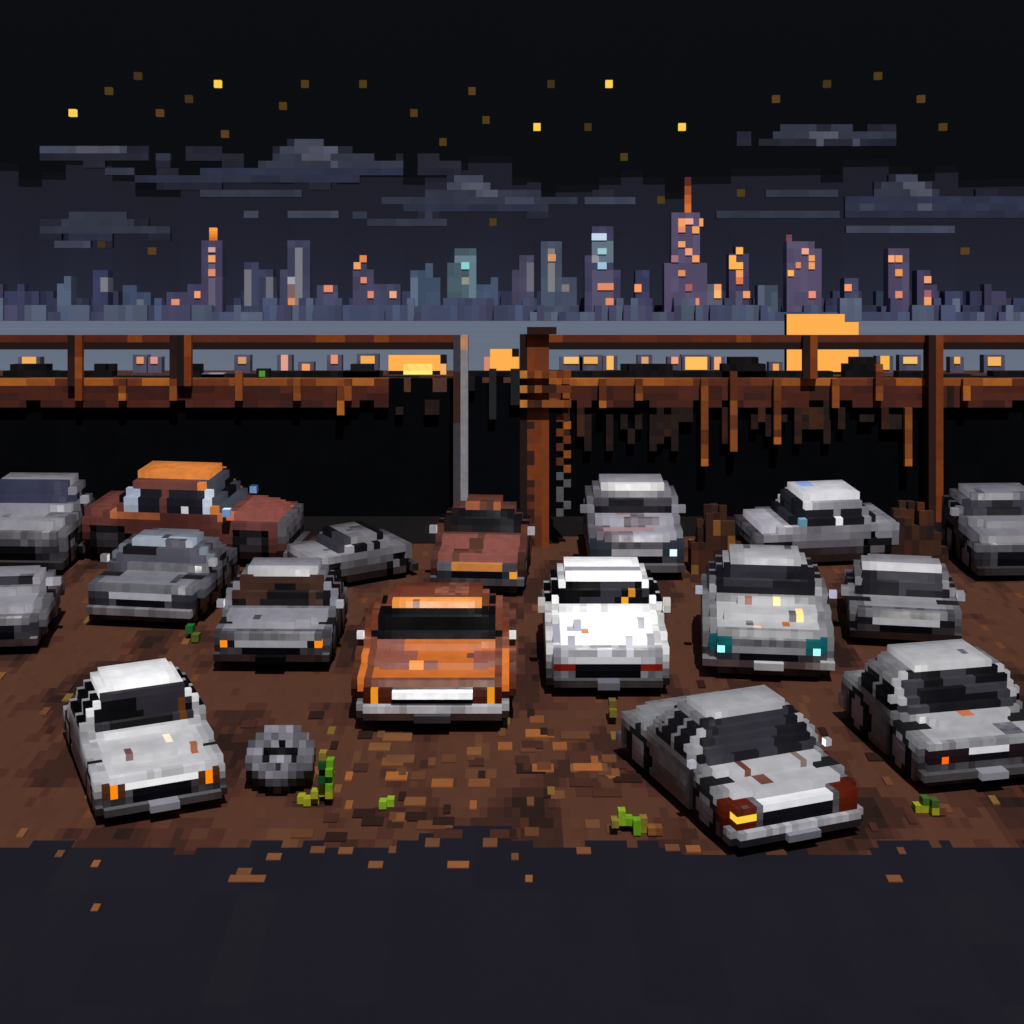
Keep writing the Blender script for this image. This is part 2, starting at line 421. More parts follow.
# back row
make_car('pale grey car behind the white car, with one white lamp lit', 637, 572, 100, yaw=0,
         hf=.42, hh=.54, yh=.60, H=.80, yw=.68, yr=1.12, rb=1.3, rh=.46, L=1.5, paint='#9a98a2', k=0.68, rust=.18, rustcol='#5a5058',
         roofglint='#dad8d8', bumper='#77757c', plate=None, seed=111, lamps='#2a3038', lampmat=('#e8ffff', .045, 0, 1.0), lamp_on='r', lampbox=(.26, .46, .24, .34), lip='#a8a6ac',
         glass='#141218', glass2='#3c3a40', patches=[(-.3, .2, .2, .35, .3, .7, '#8a7072', 'hood'), (-.2, -.05, .5, .6, .3, .7, '#7a605e', 'hood')])
make_car('dull red-brown rusted car beside the grey pole, behind the orange car', 477, 588, 94, yaw=-4,
         hf=.40, hh=.52, yh=.62, H=0.78, yw=.76, yr=1.10, rb=1.3, rh=.46, L=1.5, paint='#6a3c34', k=.85, rust=.35, rustcol='#4a2a1e', hoodcol='#7a443c',
         roof='#5a2c1c', roofglint='#a05a34', bumper='#8a8c96', plate=None, seed=122, lamps='#2c3038', lampmat=('#e09a40', .04, 0), lamp_on='r', glass='#0e0e12', glass2='#1a1412',
         lip='#c07a38', mirrorcol='#b0b0b4', mat=M_DULL, tyre='#0c0c10')
make_car('old rusted saloon with orange roof, seen side-on by the black sheet fence', 297, 548, 92, yaw=83,
         hf=.52, hh=0.54, yh=0.62, H=0.92, yw=0.9, yr=1.65, rb=1.9, rh=0.55, L=2.25, paint='#7a4038', k=.85, rust=0.15, rustcol='#a05a34',
         roof='#c87430', bumper='#8a888e', seed=133, lamps='#5a3a30', mat=M_DULL, glass='#0c0b10', glass2='#3a3c44', sideglass='#191820', mirrors=True,
         mirrorcol='#4a6a94', hub='#3c3a40', plate=None, wheelr=.2, round_=.14, clear=.12,
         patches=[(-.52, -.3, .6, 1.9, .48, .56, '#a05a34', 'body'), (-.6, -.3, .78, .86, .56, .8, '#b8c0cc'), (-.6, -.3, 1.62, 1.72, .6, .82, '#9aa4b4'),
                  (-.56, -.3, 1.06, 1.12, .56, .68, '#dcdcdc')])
make_car('small grey car turned away, between the rusted saloon and the red-brown car', 298, 578, 66, yaw=-58,
         hf=.50, hh=.56, yh=0.5, H=0.8, yw=0.72, yr=1.15, rb=1.4, rh=.56, L=1.75, paint='#8a888e', k=0.75, rust=.25, rustcol='#4a484e',
         roofglint='#b8b6b8', bumper='#66646a', plate=None, seed=144, lamps='#2c2b32', glass='#0c0b0e', sideglass='#0c0b0e', mirrors=False)
make_car('silver coupe seen side-on with blue glints on its roof, by the right fence', 741, 550, 80, yaw=-82,
         hf=0.46, hh=0.52, yh=0.45, H=0.88, yw=0.72, yr=1.35, rb=1.6, rh=0.52, L=1.9, paint='#a4a2ac', k=0.85, rust=.2, rustcol='#5a565e',
         roof='#c4c4c8', bumper='#77757c', plate=None, seed=155, lamps='#2c2b32', glass='#14141a', sideglass='#18171c', glass2='#22252c', mirrors=False,
         patches=[(-.6, -.05, .80, .92, .72, .9, '#86a0d8', 'roof'), (.3, .6, 1.0, 1.1, .54, .62, '#e8e8ec'), (-.6, .6, .56, .68, .54, .62, '#4a7c8c'), (-.6, -.3, .62, .72, .55, .66, '#dcdce4')])  # blue roof patch is a painted glint
make_car('grey car cut by the left border, next to the rusted saloon', 14, 566, 100, yaw=-2,
         hf=.44, hh=.56, yh=.60, H=.82, yw=.72, yr=1.0, rb=1.1, rh=.46, L=1.2, paint='#8e8c94', k=0.6, rust=.25, rustcol='#55535a',
         bumper='#77757c', plate=None, seed=166, lamps='#2c2b32', lampmat=('#ffb060', .03, 0), lamp_on='l', glass='#101016', glass2='#2c2e40')
make_car('pale grey car cut by the left border, in front of the dark grey car', -14, 648, 110, yaw=6,
         hf=.38, hh=.46, yh=.50, H=.58, yw=.60, yr=.9, rb=1.1, rh=.36, L=1.2, paint='#96949c', k=0.6, rust=.2, rustcol='#55535a',
         bumper='#a09ea4', plate=None, seed=177, lamps='#2c2b32', glass='#101016')
make_car('grey car cut by the right border, in front of the fence', 1022, 572, 98, yaw=2,
         hf=.40, hh=.52, yh=.60, H=.74, yw=.72, yr=1.12, rb=1.3, rh=.46, L=1.2, paint='#7e7c84', k=0.6, rust=.3, rustcol='#46444c',
         bumper='#77757c', plate=None, seed=188, lamps='#2c2b32', glass='#101016')

# ------------------------------------------------------------------ tyre by the weeds
def make_tyre(label, px, py, dpx):
    x0, y0, z0 = spot(px, py)
    s = FPX / y0; v = 7.25 / s; D = dpx / s
    root = thing('tyre', label, 'tyre', (x0, y0, z0))
    n = int(D * 1.5 / v) + 5
    g = Grid((-n*v/2, -n*v/2, -4*v), v, (n, n, n))
    rot = Matrix.Rotation(R(38), 3, 'X')           # leaning back
    inv = np.array(rot.inverted())
    C0 = np.array((0, 0, D * .40))
    P = (np.stack([g.x, g.y, g.z], -1) @ np.array(LEAN).T - C0) @ inv.T
    rr = np.hypot(P[..., 0], P[..., 1]) / (D / 2)
    zz = P[..., 2] / (D / 2)
    rub = g.part('rubber_ring', M_RUBBER); rim = g.part('rim', M_CHROME)
    m = ((rr - .74) ** 2 / .27 ** 2 + zz ** 2 / .42 ** 2 < 1)
    g.fill(m, rub, lin('#6c6a72', .8)); g.jitter(m, (1, .55, 1.5, .8), 5)
    m2 = (rr < .52) & (np.abs(zz + .1) < .14)
    g.fill(m2, rim, lin('#0c0c10'))
    g.fill(m2 & (rr < .42) & (np.abs(P[..., 1]) < D * .06), rim, lin('#8c8a92'))
    g.build(root, .93, LEAN)
    return root
make_tyre('worn grey tyre lying alone on the dirt beside the curled weed', 281, 785, 68)

# ------------------------------------------------------------------ weeds
WEEDS = 'weeds sprouting from the dirt'
def weed(label, px, py, cells):
    """cells: (dx, dz, colour) in block units seen from the front; each leaf gets depth"""
    x0, y0, z0 = spot(px, py)
    v = 7.25 / (FPX / y0)
    root = thing('weed', label, 'weed', (x0, y0, z0), WEEDS)
    xs = [c[0] for c in cells]; zs = [c[1] for c in cells]
    nx = max(xs) - min(xs) + 1; nz = max(zs) + 2
    g = Grid((min(xs)*v, -1.5*v, -v), v, (nx, 3, nz))
    a = g.part('leaves', M_LEAF)
    for i, (dx, dz, c) in enumerate(cells):
        for j in ((0, 1) if i % 2 else (1, 2)):
            g.lab[dx-min(xs), j, dz+1] = a
            g.col[dx-min(xs), j, dz+1] = lin(c, .75)
    g.build(root, 0)
Yg, Gg, Dg, Og = '#a0a020', '#6aa012', '#0c4a20', '#8a7a2c'
weed('curled yellow green weed wrapped round the right side of the tyre', 312, 803,
     [(-2, 0, Yg), (-1, 0, Yg), (0, 0, Yg), (0, 1, Yg), (1, 1, Yg), (2, 1, Yg), (1, 2, '#8ab020'), (2, 2, Gg), (2, 3, Gg), (2, 4, Gg), (2, 5, Gg), (1, 3, Dg), (1, 4, Dg), (1, 5, Dg), (1, 6, Og)])
weed('low lime weed with a brown stem left of the silver sedan, by the road', 640, 832,
     [(-3, 1, '#8ab020'), (-4, 1, Og), (-2, 1, Gg), (-1, 1, Gg), (-3, 2, '#8ab020'), (-1, 0, Gg), (0, 0, Og), (1, 0, '#8a5a28'), (0, 1, '#8a7030'), (2, 0, '#7a4a24')])
weed('tiny two-leaf green weed on open dirt in front of the orange car', 387, 806, [(0, 0, '#8ab020'), (-1, 0, '#8ab020')])
weed('small lime weed under the nose of the silver van', 922, 812, [(0, 0, Yg), (1, 0, Yg), (0, 1, '#40661e'), (1, 1, '#3c5a22'), (-1, 0, Yg), (2, 0, '#6a4030')])
weed('thin olive weed between the white car and the silver sedan', 609, 722, [(0, 0, '#4a4020'), (0, 1, '#7a7024'), (0, 2, '#6a6020')])
weed('dark green sprig beside the dark grey car', 186, 640, [(0, 1, '#1c6a2c'), (1, 0, '#5a6420')])

# ------------------------------------------------------------------ ground
def plain_obj(name, verts, faces, mat, kind='structure'):
    me = bpy.data.meshes.new(name); me.from_pydata(verts, [], faces); me.update()
    me.materials.append(mat)
    o = bpy.data.objects.new(name, me); COL.objects.link(o)
    if kind: o['kind'] = kind
    return o

def snap_ground_mat(name, ramp, sx, sy, scale=2.0, flat=False, rough=.95):
    m = bpy.data.materials.new(name); m.use_nodes = True
    nt = m.node_tree; p = nt.nodes['Principled BSDF']
    tc = nt.nodes.new('ShaderNodeTexCoord')
    sn = nt.nodes.new('ShaderNodeVectorMath'); sn.operation = 'SNAP'; sn.inputs[1].default_value = (sx, sy, 1000)
    nt.links.new(tc.outputs['Object'], sn.inputs[0])
    def ramp_node(stops, src):
        r = nt.nodes.new('ShaderNodeValToRGB'); r.color_ramp.interpolation = 'CONSTANT'
        els = r.color_ramp.elements
        while len(els) < len(stops): els.new(0.5)
        for e, (pos, c) in zip(els, stops):
            e.position = pos; e.color = (*c, 1)
        nt.links.new(src, r.inputs['Fac'])
        return r
    mp = nt.nodes.new('ShaderNodeMapping'); mp.inputs['Scale'].default_value = (1, .55, 1)
    nt.links.new(sn.outputs['Vector'], mp.inputs['Vector'])
    nz = nt.nodes.new('ShaderNodeTexNoise'); nz.inputs['Scale'].default_value = scale; nz.inputs['Detail'].default_value = 3
    nt.links.new(mp.outputs['Vector'], nz.inputs['Vector'])
    r1 = ramp_node(ramp, nz.outputs['Fac'])
    wn = nt.nodes.new('ShaderNodeTexWhiteNoise'); wn.noise_dimensions = '2D'
    nt.links.new(sn.outputs['Vector'], wn.inputs['Vector'])
    r2 = ramp_node([(0, (.97,)*3), (.5, (1.02,)*3)] if flat else [(0, (.75,)*3), (.02, (.92,)*3), (.2, (1,)*3), (.9, (1.08,)*3), (.988, (1.6, 1.35, .9))], wn.outputs['Value'])
    mx = nt.nodes.new('ShaderNodeMix'); mx.data_type = 'RGBA'; mx.blend_type = 'MULTIPLY'; mx.inputs['Factor'].default_value = 1
    nt.links.new(r1.outputs['Color'], mx.inputs[6]); nt.links.new(r2.outputs['Color'], mx.inputs[7])
    nt.links.new(mx.outputs[2], p.inputs['Base Color'])
    p.inputs['Roughness'].default_value = rough; p.inputs['Specular IOR Level'].default_value = .1
    return m

dirt = snap_ground_mat('packed_dirt', [(0, lin('#22130e')), (.36, lin('#321c15')), (.44, lin('#40241b')), (.48, lin('#492c1f')), (.68, lin('#543522'))], .082, .23, 1.1)
asph = snap_ground_mat('night_asphalt', [(0, lin('#13121a')), (.45, lin('#14131b')), (.62, lin('#15141b'))], .35, .9, 1.5, flat=True)
YC = 29.0
plain_obj('ground', [(-60, 4, ground_z(4)), (60, 4, ground_z(4)), (60, YC, ground_z(YC)), (-60, YC, ground_z(YC)),
                     (90, 60, -13.6), (-90, 60, -13.6), (700, 400, -13.6), (-700, 400, -13.6), (700, 402, -14.6), (-700, 402, -14.6),
                     (60, -12, ground_z(4)), (-60, -12, ground_z(4))],
          [(0, 1, 2, 3), (3, 2, 4, 5), (5, 4, 6, 7), (7, 6, 8, 9), (11, 10, 1, 0)], dirt)

# road in front with a broken edge of missing asphalt blocks
cw = .1
vs, fs = [], []
def rq(xa, xb, ya, yb, dz=.006):
    i = len(vs)
    vs.extend([(xa, ya, ground_z(ya)+dz), (xb, ya, ground_z(ya)+dz), (xb, yb, ground_z(yb)+dz), (xa, yb, ground_z(yb)+dz)])
    fs.append((i, i+1, i+2, i+3))
edge_keys = [(0, 846), (48, 845), (100, 849), (200, 849), (262, 843), (330, 849), (385, 846), (420, 830), (485, 830), (520, 839), (560, 846), (600, 842), (690, 850), (760, 858), (860, 852), (880, 846), (920, 849), (976, 842), (1024, 846)]
xk = [a for a, b in edge_keys]; yk = [b for a, b in edge_keys]
for i in range(-100, 100):
    xa = i * cw
    px = 512 + xa / 15.2 * FPX
    e = np.interp(px, xk, yk) + 9 * (float(hsh(i//2, 3, 1)) - .5) + 9 * (float(hsh(i//7, 5, 2)) - .5)
    e = round(e / 7.25) * 7.25
    rq(xa, xa + cw, 4.2, spot(512, e)[1])
rq(-60, -10, 4.2, 15.2); rq(10, 60, 4.2, 15.2)
plain_obj('road', vs, fs, asph)

# added black strip: shade painted on the ground along the fence foot
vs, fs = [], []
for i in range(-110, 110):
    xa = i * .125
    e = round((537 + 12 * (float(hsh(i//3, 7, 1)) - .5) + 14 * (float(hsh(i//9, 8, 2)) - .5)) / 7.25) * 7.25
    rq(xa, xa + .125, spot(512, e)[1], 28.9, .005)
plain_obj('fence_shade', vs, fs, snap_ground_mat('shade_black', [(0, lin('#0c0a0b')), (.45, lin('#0e0b0b')), (.6, lin('#150f0e'))], .12, .4, 1.2, flat=True))

# loose clods, leaves and scraps on the dirt: stuff
def clods(name, label, specs, mat):
    V, T = [], []
    n = 0
    c8 = [c for _, c in DIRS]
    for (px, py, w, h, colr) in specs:
        x, y, z = spot(px, py)
        u = 7.25 / (FPX / y)
        dx, dy, dz = w * u, u * (2.6 if py < 850 else 1.9), u * .2 * h
        for _, cs in DIRS:
            for a in cs:
                yy = y + (a[1]) * dy
                V.append((x + (a[0] - .5) * dx, yy, ground_z(yy) - .03 + a[2] * (dz + .03)))
            T.append(lin(colr)); n += 1
    o = mesh_obj(name, np.array(V), n, np.array(T), mat)
    o['kind'] = 'stuff'; o['label'] = label; o['category'] = 'debris'
    return o
sp = []
rnd = random.Random(3)
for (px, py, w) in [(345, 855, 2), (432, 848, 2), (490, 848, 2), (375, 869, 2), (458, 869, 3), (515, 861, 1), (529, 883, 1), (392, 854, 1), (317, 854, 2), (273, 861, 2), (243, 876, 2), (246, 883, 5), (94, 868, 1), (94, 912, 1), (58, 858, 1), (584, 855, 2), (896, 883, 2), (673, 852, 2), (694, 853, 2), (903, 855, 1)]:
    sp.append((px, py, w, 1, rnd.choice(['#6a4226', '#7a4a28', '#5c3a26'])))
for i in range(60):
    px = rnd.uniform(300, 640); py = rnd.uniform(735, 845)
    sp.append((px, py, rnd.choice([1, 1, 2, 2, 3, 4]), 1, rnd.choice(['#5e3c26', '#3a2018', '#24140f', '#6a4428', '#53331f', '#402418'])))
for (px, py, w) in [(392, 767, 3), (396, 781, 3), (442, 788, 3), (479, 788, 3), (543, 773, 3), (588, 772, 4), (595, 765, 1), (540, 738, 4), (537, 724, 2), (612, 779, 1), (505, 751, 2), (348, 781, 1), (348, 810, 1), (473, 810, 1), (560, 751, 2)]:
    sp.append((px, py, w, 1, rnd.choice(['#7c4a26', '#8a5228', '#6a4024'])))
for i in range(90):
    px = rnd.uniform(-10, 1040); py = rnd.uniform(600, 840)
    sp.append((px, py, rnd.choice([1, 1, 2]), 1, rnd.choice(['#5c3824', '#6a5024', '#24140f', '#6e4628', '#3a2018'])))
clods('dirt_clods', 'small brown clods and scraps scattered over dirt and road edge', sp, M_MATTE)

# ------------------------------------------------------------------ fences
FY = 27.0                      # distance of the fence line
fv = 7.25 * FY / FPX           # one block
def fx(px): return (px - 512) / FPX * FY
def fz(py): return (HY - py) / FPX * FY
FZ0 = ground_z(FY) - .1
def rustcols(g, mask, cols, seed, cell=(1, 1, 1)):
    h = hsh(g.idx[0]//cell[0], g.idx[1]//cell[1], g.idx[2]//cell[2], seed)
    a = np.array([lin(c) for c in cols])
    g.col[mask] = a[(h * len(cols)).astype(int).clip(0, len(cols)-1)][mask]
BEAM = ['#4a1f12', '#4a2015', '#3c1c14', '#52251a', '#3c1810']
RAIL = ['#5c2414', '#66280f', '#542010', '#5c2814']
POST = ['#6e3416', '#7a3812', '#662c12', '#5c2a18']
ORNG = ['#a4581c', '#8a481c', '#94501c', '#b06424']
DARKP = ['#200f0c', '#28120d', '#1a0c0a']
BRIGHT = ['#84420f', '#7c3a12', '#8e4a18', '#74350f']
def make_fence(label, xa, xb, posts, shorts, drips, faint, seed, pale_end=None, bx1=None):
    ox = fx(xa); nx = int(round((fx(xb) - ox) / fv)); nz = int((fz(335) - FZ0) / fv) + 1
    ztop = fz(335)
    root = thing('scrapyard_fence', label, 'fence', (ox + nx*fv/2, FY, FZ0), 'sheet metal fences')
    g = Grid((-nx*fv/2, -3*fv, ztop - nz*fv - FZ0), fv, (nx, 8, nz))
    X = g.x + root.location[0]; Z = g.z + FZ0; J = g.idx[1]
    PX = 512 + X / FY * FPX; PY = HY - Z / FY * FPX
    sheet = g.part('black_sheet', M_BLACK)
    m = ((PY > 405) | ((PX > (bx1 or 9999)) & (PY > 382 + 14 * (hsh(g.idx[0], 0, 0, 5) > .7)))) & (J >= 4) & (J <= 4 + (g.idx[0] % 4 < 2))
    g.fill(m, sheet, lin('#090a0d'))
    g.jitter(m, (1, 1, .9, 1.05), seed, (4, 1, 9))
    beam = g.part('beam', M_DULL)
    m = (PY > 376) & (PY < 407) & (J >= 3) & (J <= 5) & (PX < (bx1 or 9999))
    rustcols(g, m, BEAM, seed, (3, 1, 1)); g.lab[m] = beam
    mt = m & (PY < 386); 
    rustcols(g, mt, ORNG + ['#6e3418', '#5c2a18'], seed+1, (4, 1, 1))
    # missing (rusted through) blocks along the lower edge
    cut = m & (PY > 398) & (hsh(g.idx[0]//2, 0, 0, seed+4) > .82)
    g.lab[cut] = 0; g.fill(cut & (J == 4), sheet, lin('#0b0c10'))
    rail = g.part('top_rail', M_DULL)
    m = (PY < 349) & (J >= 3) & (J <= 4)
    rustcols(g, m, RAIL, seed+2, (5, 1, 1)); g.lab[m] = rail
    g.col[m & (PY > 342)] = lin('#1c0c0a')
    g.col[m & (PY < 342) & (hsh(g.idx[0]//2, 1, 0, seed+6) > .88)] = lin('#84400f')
    for (a, b, dark) in posts:      # full posts (a..b in metres along, given as px)
        p = g.part('post', M_DULL)
        m = (PX > a) & (PX < b) & (J >= 1) & (J <= 3)
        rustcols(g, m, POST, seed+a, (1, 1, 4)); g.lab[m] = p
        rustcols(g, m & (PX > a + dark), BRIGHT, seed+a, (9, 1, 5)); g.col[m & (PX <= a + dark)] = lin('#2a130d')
        if pale_end and a == pale_end:
            g.col[m] = lin('#3c3a40'); g.col[m & (PX > b - 8)] = lin('#8c8a8e')
            g.col[m & (PX > b - 8) & (PY < 352)] = lin('#c8926a'); g.col[m & (PX <= b - 8) & (PY > 370) & (PY < 420)] = lin('#3a2018')
    for (a, b, zb) in shorts:
        p = g.part('short_post', M_DULL)
        m = (PX > a) & (PX < b) & (J == 2) & (PY > 337) & (PY < zb)
        rustcols(g, m, DARKP if b - a > 7.5 else BRIGHT, seed+int(a), (1, 1, 3)); g.lab[m] = p
    for (a, b, y0_, y1_) in drips:
        p = g.part('hanging_strip', M_DULL)
        m = (PX > a) & (PX < b) & (J == 2) & (PY > y0_) & (PY < y1_)
        rustcols(g, m, ['#7a4016', '#6a3614', '#8a4a1c', '#5c2c14'], seed+a, (1, 1, 2)); g.lab[m] = p
        g.col[m & (PY > y1_ - 9)] = lin('#b06424' if (a % 2) else '#8a4a1c')
    for (a, b, y0_, y1_) in faint:
        p = g.part('rust_streak', M_DULL)
        m = (PX > a) & (PX < b) & (J == 3) & (PY > y0_) & (PY < y1_)
        g.fill(m, p, lin('#20140f'))
        g.jitter(m, (1, 1.3, .8), seed+a)
    if faint and xb > 600:
        rr_ = random.Random(seed)
        for q_ in range(22):
            a = 566 + rr_.randrange(50) * 7.25; y0_ = rr_.choice([405, 405, 412]); y1_ = y0_ + rr_.choice([7, 14, 22, 36])
            p = g.part('rust_streak', M_DULL)
            m = (PX > a) & (PX < a + 7.25) & (J == 3) & (PY > y0_) & (PY < y1_) & (g.lab == 0)
            g.fill(m, p, lin(rr_.choice(['#2c170e', '#24140e', '#3a1e10']))); g.jitter(m, (1, 1.3, .7), q_)
    g.build(root, 0)
    return root
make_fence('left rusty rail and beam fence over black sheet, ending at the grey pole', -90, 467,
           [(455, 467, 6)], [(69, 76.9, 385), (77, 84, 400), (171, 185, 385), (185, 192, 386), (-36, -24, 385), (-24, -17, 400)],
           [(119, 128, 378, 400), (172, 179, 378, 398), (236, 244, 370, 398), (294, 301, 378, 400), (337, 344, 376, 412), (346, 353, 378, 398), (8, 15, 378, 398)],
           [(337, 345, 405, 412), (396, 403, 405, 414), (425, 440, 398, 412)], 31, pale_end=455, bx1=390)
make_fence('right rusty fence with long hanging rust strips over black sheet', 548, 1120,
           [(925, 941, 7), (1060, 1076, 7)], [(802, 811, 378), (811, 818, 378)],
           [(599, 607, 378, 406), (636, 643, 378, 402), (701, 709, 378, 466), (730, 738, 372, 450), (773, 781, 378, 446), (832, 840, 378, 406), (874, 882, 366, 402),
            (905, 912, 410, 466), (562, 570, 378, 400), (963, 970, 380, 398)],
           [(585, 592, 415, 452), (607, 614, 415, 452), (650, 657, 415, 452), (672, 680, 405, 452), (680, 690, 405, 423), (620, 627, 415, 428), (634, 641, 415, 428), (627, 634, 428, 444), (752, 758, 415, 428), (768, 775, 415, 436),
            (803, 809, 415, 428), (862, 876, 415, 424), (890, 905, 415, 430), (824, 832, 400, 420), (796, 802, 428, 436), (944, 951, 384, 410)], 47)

# thick gate post with a chain wound round it
def gate_post():
    ya = 25.4
    v = 7.25 * ya / FPX
    X_ = (538 - 512) / FPX * ya
    zb = ground_z(ya) - .1
    root = thing('gate_post', 'thick rusty gate post with a flat cap and wound chain, by the gap', 'gate post', (X_, ya, zb))
    nz = int(((HY - 327) / FPX * ya - zb) / v) + 1
    zt = (HY - 327) / FPX * ya
    g = Grid((-3.5*v, -3*v, zt - nz*v - zb), v, (11, 7, nz))
    I, J, K = g.idx; T = nz - 1 - K
    post = g.part('post_shaft', M_DULL); cap = g.part('cap', M_DULL); ch = g.part('chain', M_DULL); end = g.part('chain_end', M_DULL)
    m = (I >= 1) & (I <= 4) & (J >= 2) & (J <= 4) & (T >= 1)
    rustcols(g, m, POST, 3, (1, 1, 5)); g.lab[m] = post
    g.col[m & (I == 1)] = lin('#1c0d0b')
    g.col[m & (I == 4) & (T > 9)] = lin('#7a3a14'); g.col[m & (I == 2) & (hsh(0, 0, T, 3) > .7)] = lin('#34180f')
    m = (I >= 2) & (I <= 5) & (J >= 1) & (J <= 4) & (T < 1)
    g.fill(m, cap, lin('#2c100c'))
    # coils of chain: alternating light and dark links round the upper part
    m = (T >= 5) & (T <= 11) & (I >= 1) & (I <= 7) & (J >= 1) & (J <= 5) & ((J == 1) | (J == 5) | (I == 1) | (I == 7)) & (T % 2 == 0)
    rustcols(g, m, ['#6a3412', '#8a4c1c', '#4a2412', '#7a4018', '#3a1c10'], 8, (1, 1, 1)); g.lab[m] = ch
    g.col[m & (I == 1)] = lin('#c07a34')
    m = (T > 11) & (T < 22) & (J == 2) & (((I == 6) & (T % 2 == 0)) | ((I == 7) & (T % 2 == 1)))
    rustcols(g, m, ['#6a3412', '#a05a20', '#5a2c14', '#8a4a18'], 9, (1, 1, 1)); g.lab[m] = end
    m = (T >= 20) & (T < 26) & (J == 2) & (((I == 6) & (T % 3 != 0)) | ((I == 7) & (T % 3 == 0)))
    g.fill(m, end, lin('#55565a'))
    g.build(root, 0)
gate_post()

# dark boarded gate in the gap
def gate():
    ox = fx(467); nx = int(round((fx(532) - ox) / fv))
    root = thing('boarded_gate', 'dark uneven boarded gate closing the gap between the two fences', 'gate', (ox + nx*fv/2, FY + .35, FZ0))
    zt = fz(370); nz = int((zt - FZ0) / fv) + 1
    g = Grid((-nx*fv/2, 0, zt - nz*fv - FZ0), fv, (nx, 3, nz))
    I, J, K = g.idx; T = nz - 1 - K
    b = g.part('board_panel', M_BLACK); s_ = g.part('board', M_MATTE); t_ = g.part('board', M_MATTE)
    tops = [2, 1, 2, 0, 1, 2, 0, 0, 1, 0]
    tp = np.array([tops[i % len(tops)] for i in range(nx)])[I]
    g.fill((T >= tp) & (J >= 1), b, lin('#0b0c10'))
    g.fill((J == 0) & (T < 5) & (T >= tp) & (I >= 6) & (I <= 7), s_, lin('#212225'))
    g.fill((J == 0) & (T < 7) & (T >= tp) & (I == 3), t_, lin('#26272a'))
    g.fill((J == 0) & (T < 3) & (T >= 1) & (I == 0), t_, lin('#18191c'))
    g.build(root, 0)
gate()

# rusty scrap drums / mounds in front of the fence (brown patches between the back cars)
def mound(label, px, py, w, h, cols, seed):
    x, y, z = spot(px, py)
    v = 7.25 / (FPX / y)
    root = thing('rusty_scrap_heap', label, 'scrap heap', (x, y, z), 'heaps of rusty scrap')
    g = Grid((-w*v/2, -2*v, -v), v, (w, 4, h + 1))
    I, J, K = g.idx
    a = g.part('scrap', M_DULL)
    hgt = h * (1 - np.abs((I + .5) / w * 2 - 1) ** 2 * .8) * (.7 + .5 * hsh(I, J, 0, seed))
    m = K <= hgt
    rustcols(g, m, cols, seed, (1, 1, 2)); g.lab[m] = a
    g.build(root, 0)
HC = ['#3a1e12', '#4a2612', '#2c1710', '#241310', '#3c2414']
mound('low brown scrap heap left of the right fence post', 912, 560, 9, 8, HC, 5)
mound('brown scrap heap with a yellow piece beside the pale grey car', 715, 570, 7, 9, HC + ['#7a5020'], 6)

# ------------------------------------------------------------------ far land, water, city
def simple_mat(name, color, rough=.9, spec=.1, nz_scale=.01, var=.1, stretch=(1, 1, 1)):
    m = bpy.data.materials.new(name); m.use_nodes = True
    nt = m.node_tree; p = nt.nodes['Principled BSDF']
    tc = nt.nodes.new('ShaderNodeTexCoord'); mp = nt.nodes.new('ShaderNodeMapping'); mp.inputs['Scale'].default_value = stretch
    nz = nt.nodes.new('ShaderNodeTexNoise'); nz.inputs['Scale'].default_value = nz_scale
    mr = nt.nodes.new('ShaderNodeMapRange'); mr.inputs['To Min'].default_value = 1 - var; mr.inputs['To Max'].default_value = 1 + var
    sc = nt.nodes.new('ShaderNodeVectorMath'); sc.operation = 'SCALE'; sc.inputs[0].default_value = color
    nt.links.new(tc.outputs['Object'], mp.inputs['Vector']); nt.links.new(mp.outputs['Vector'], nz.inputs['Vector'])
    nt.links.new(nz.outputs['Fac'], mr.inputs['Value']); nt.links.new(mr.outputs['Result'], sc.inputs['Scale'])
    nt.links.new(sc.outputs['Vector'], p.inputs['Base Color'])
    p.inputs['Roughness'].default_value = rough; p.inputs['Specular IOR Level'].default_value = spec
    return m
water = simple_mat('misty_water', lin('#5a6472'), .8, .1, .004, .12, (.2, 1, 1))
plain_obj('water', [(-9000, 395, -14), (9000, 395, -14), (9000, 9000, -14), (-9000, 9000, -14)], [(0, 1, 2, 3)], water)
shore_m = simple_mat('far_shore', lin('#3c3f52'), .9, .1, .01)
plain_obj('far_shore', [(-8000, 4440, -13), (8000, 4440, -13), (8000, 9500, -13), (-8000, 9500, -13), (-8000, 4430, -14.2), (8000, 4430, -14.2)],
          [(0, 1, 2, 3), (4, 5, 1, 0)], shore_m)

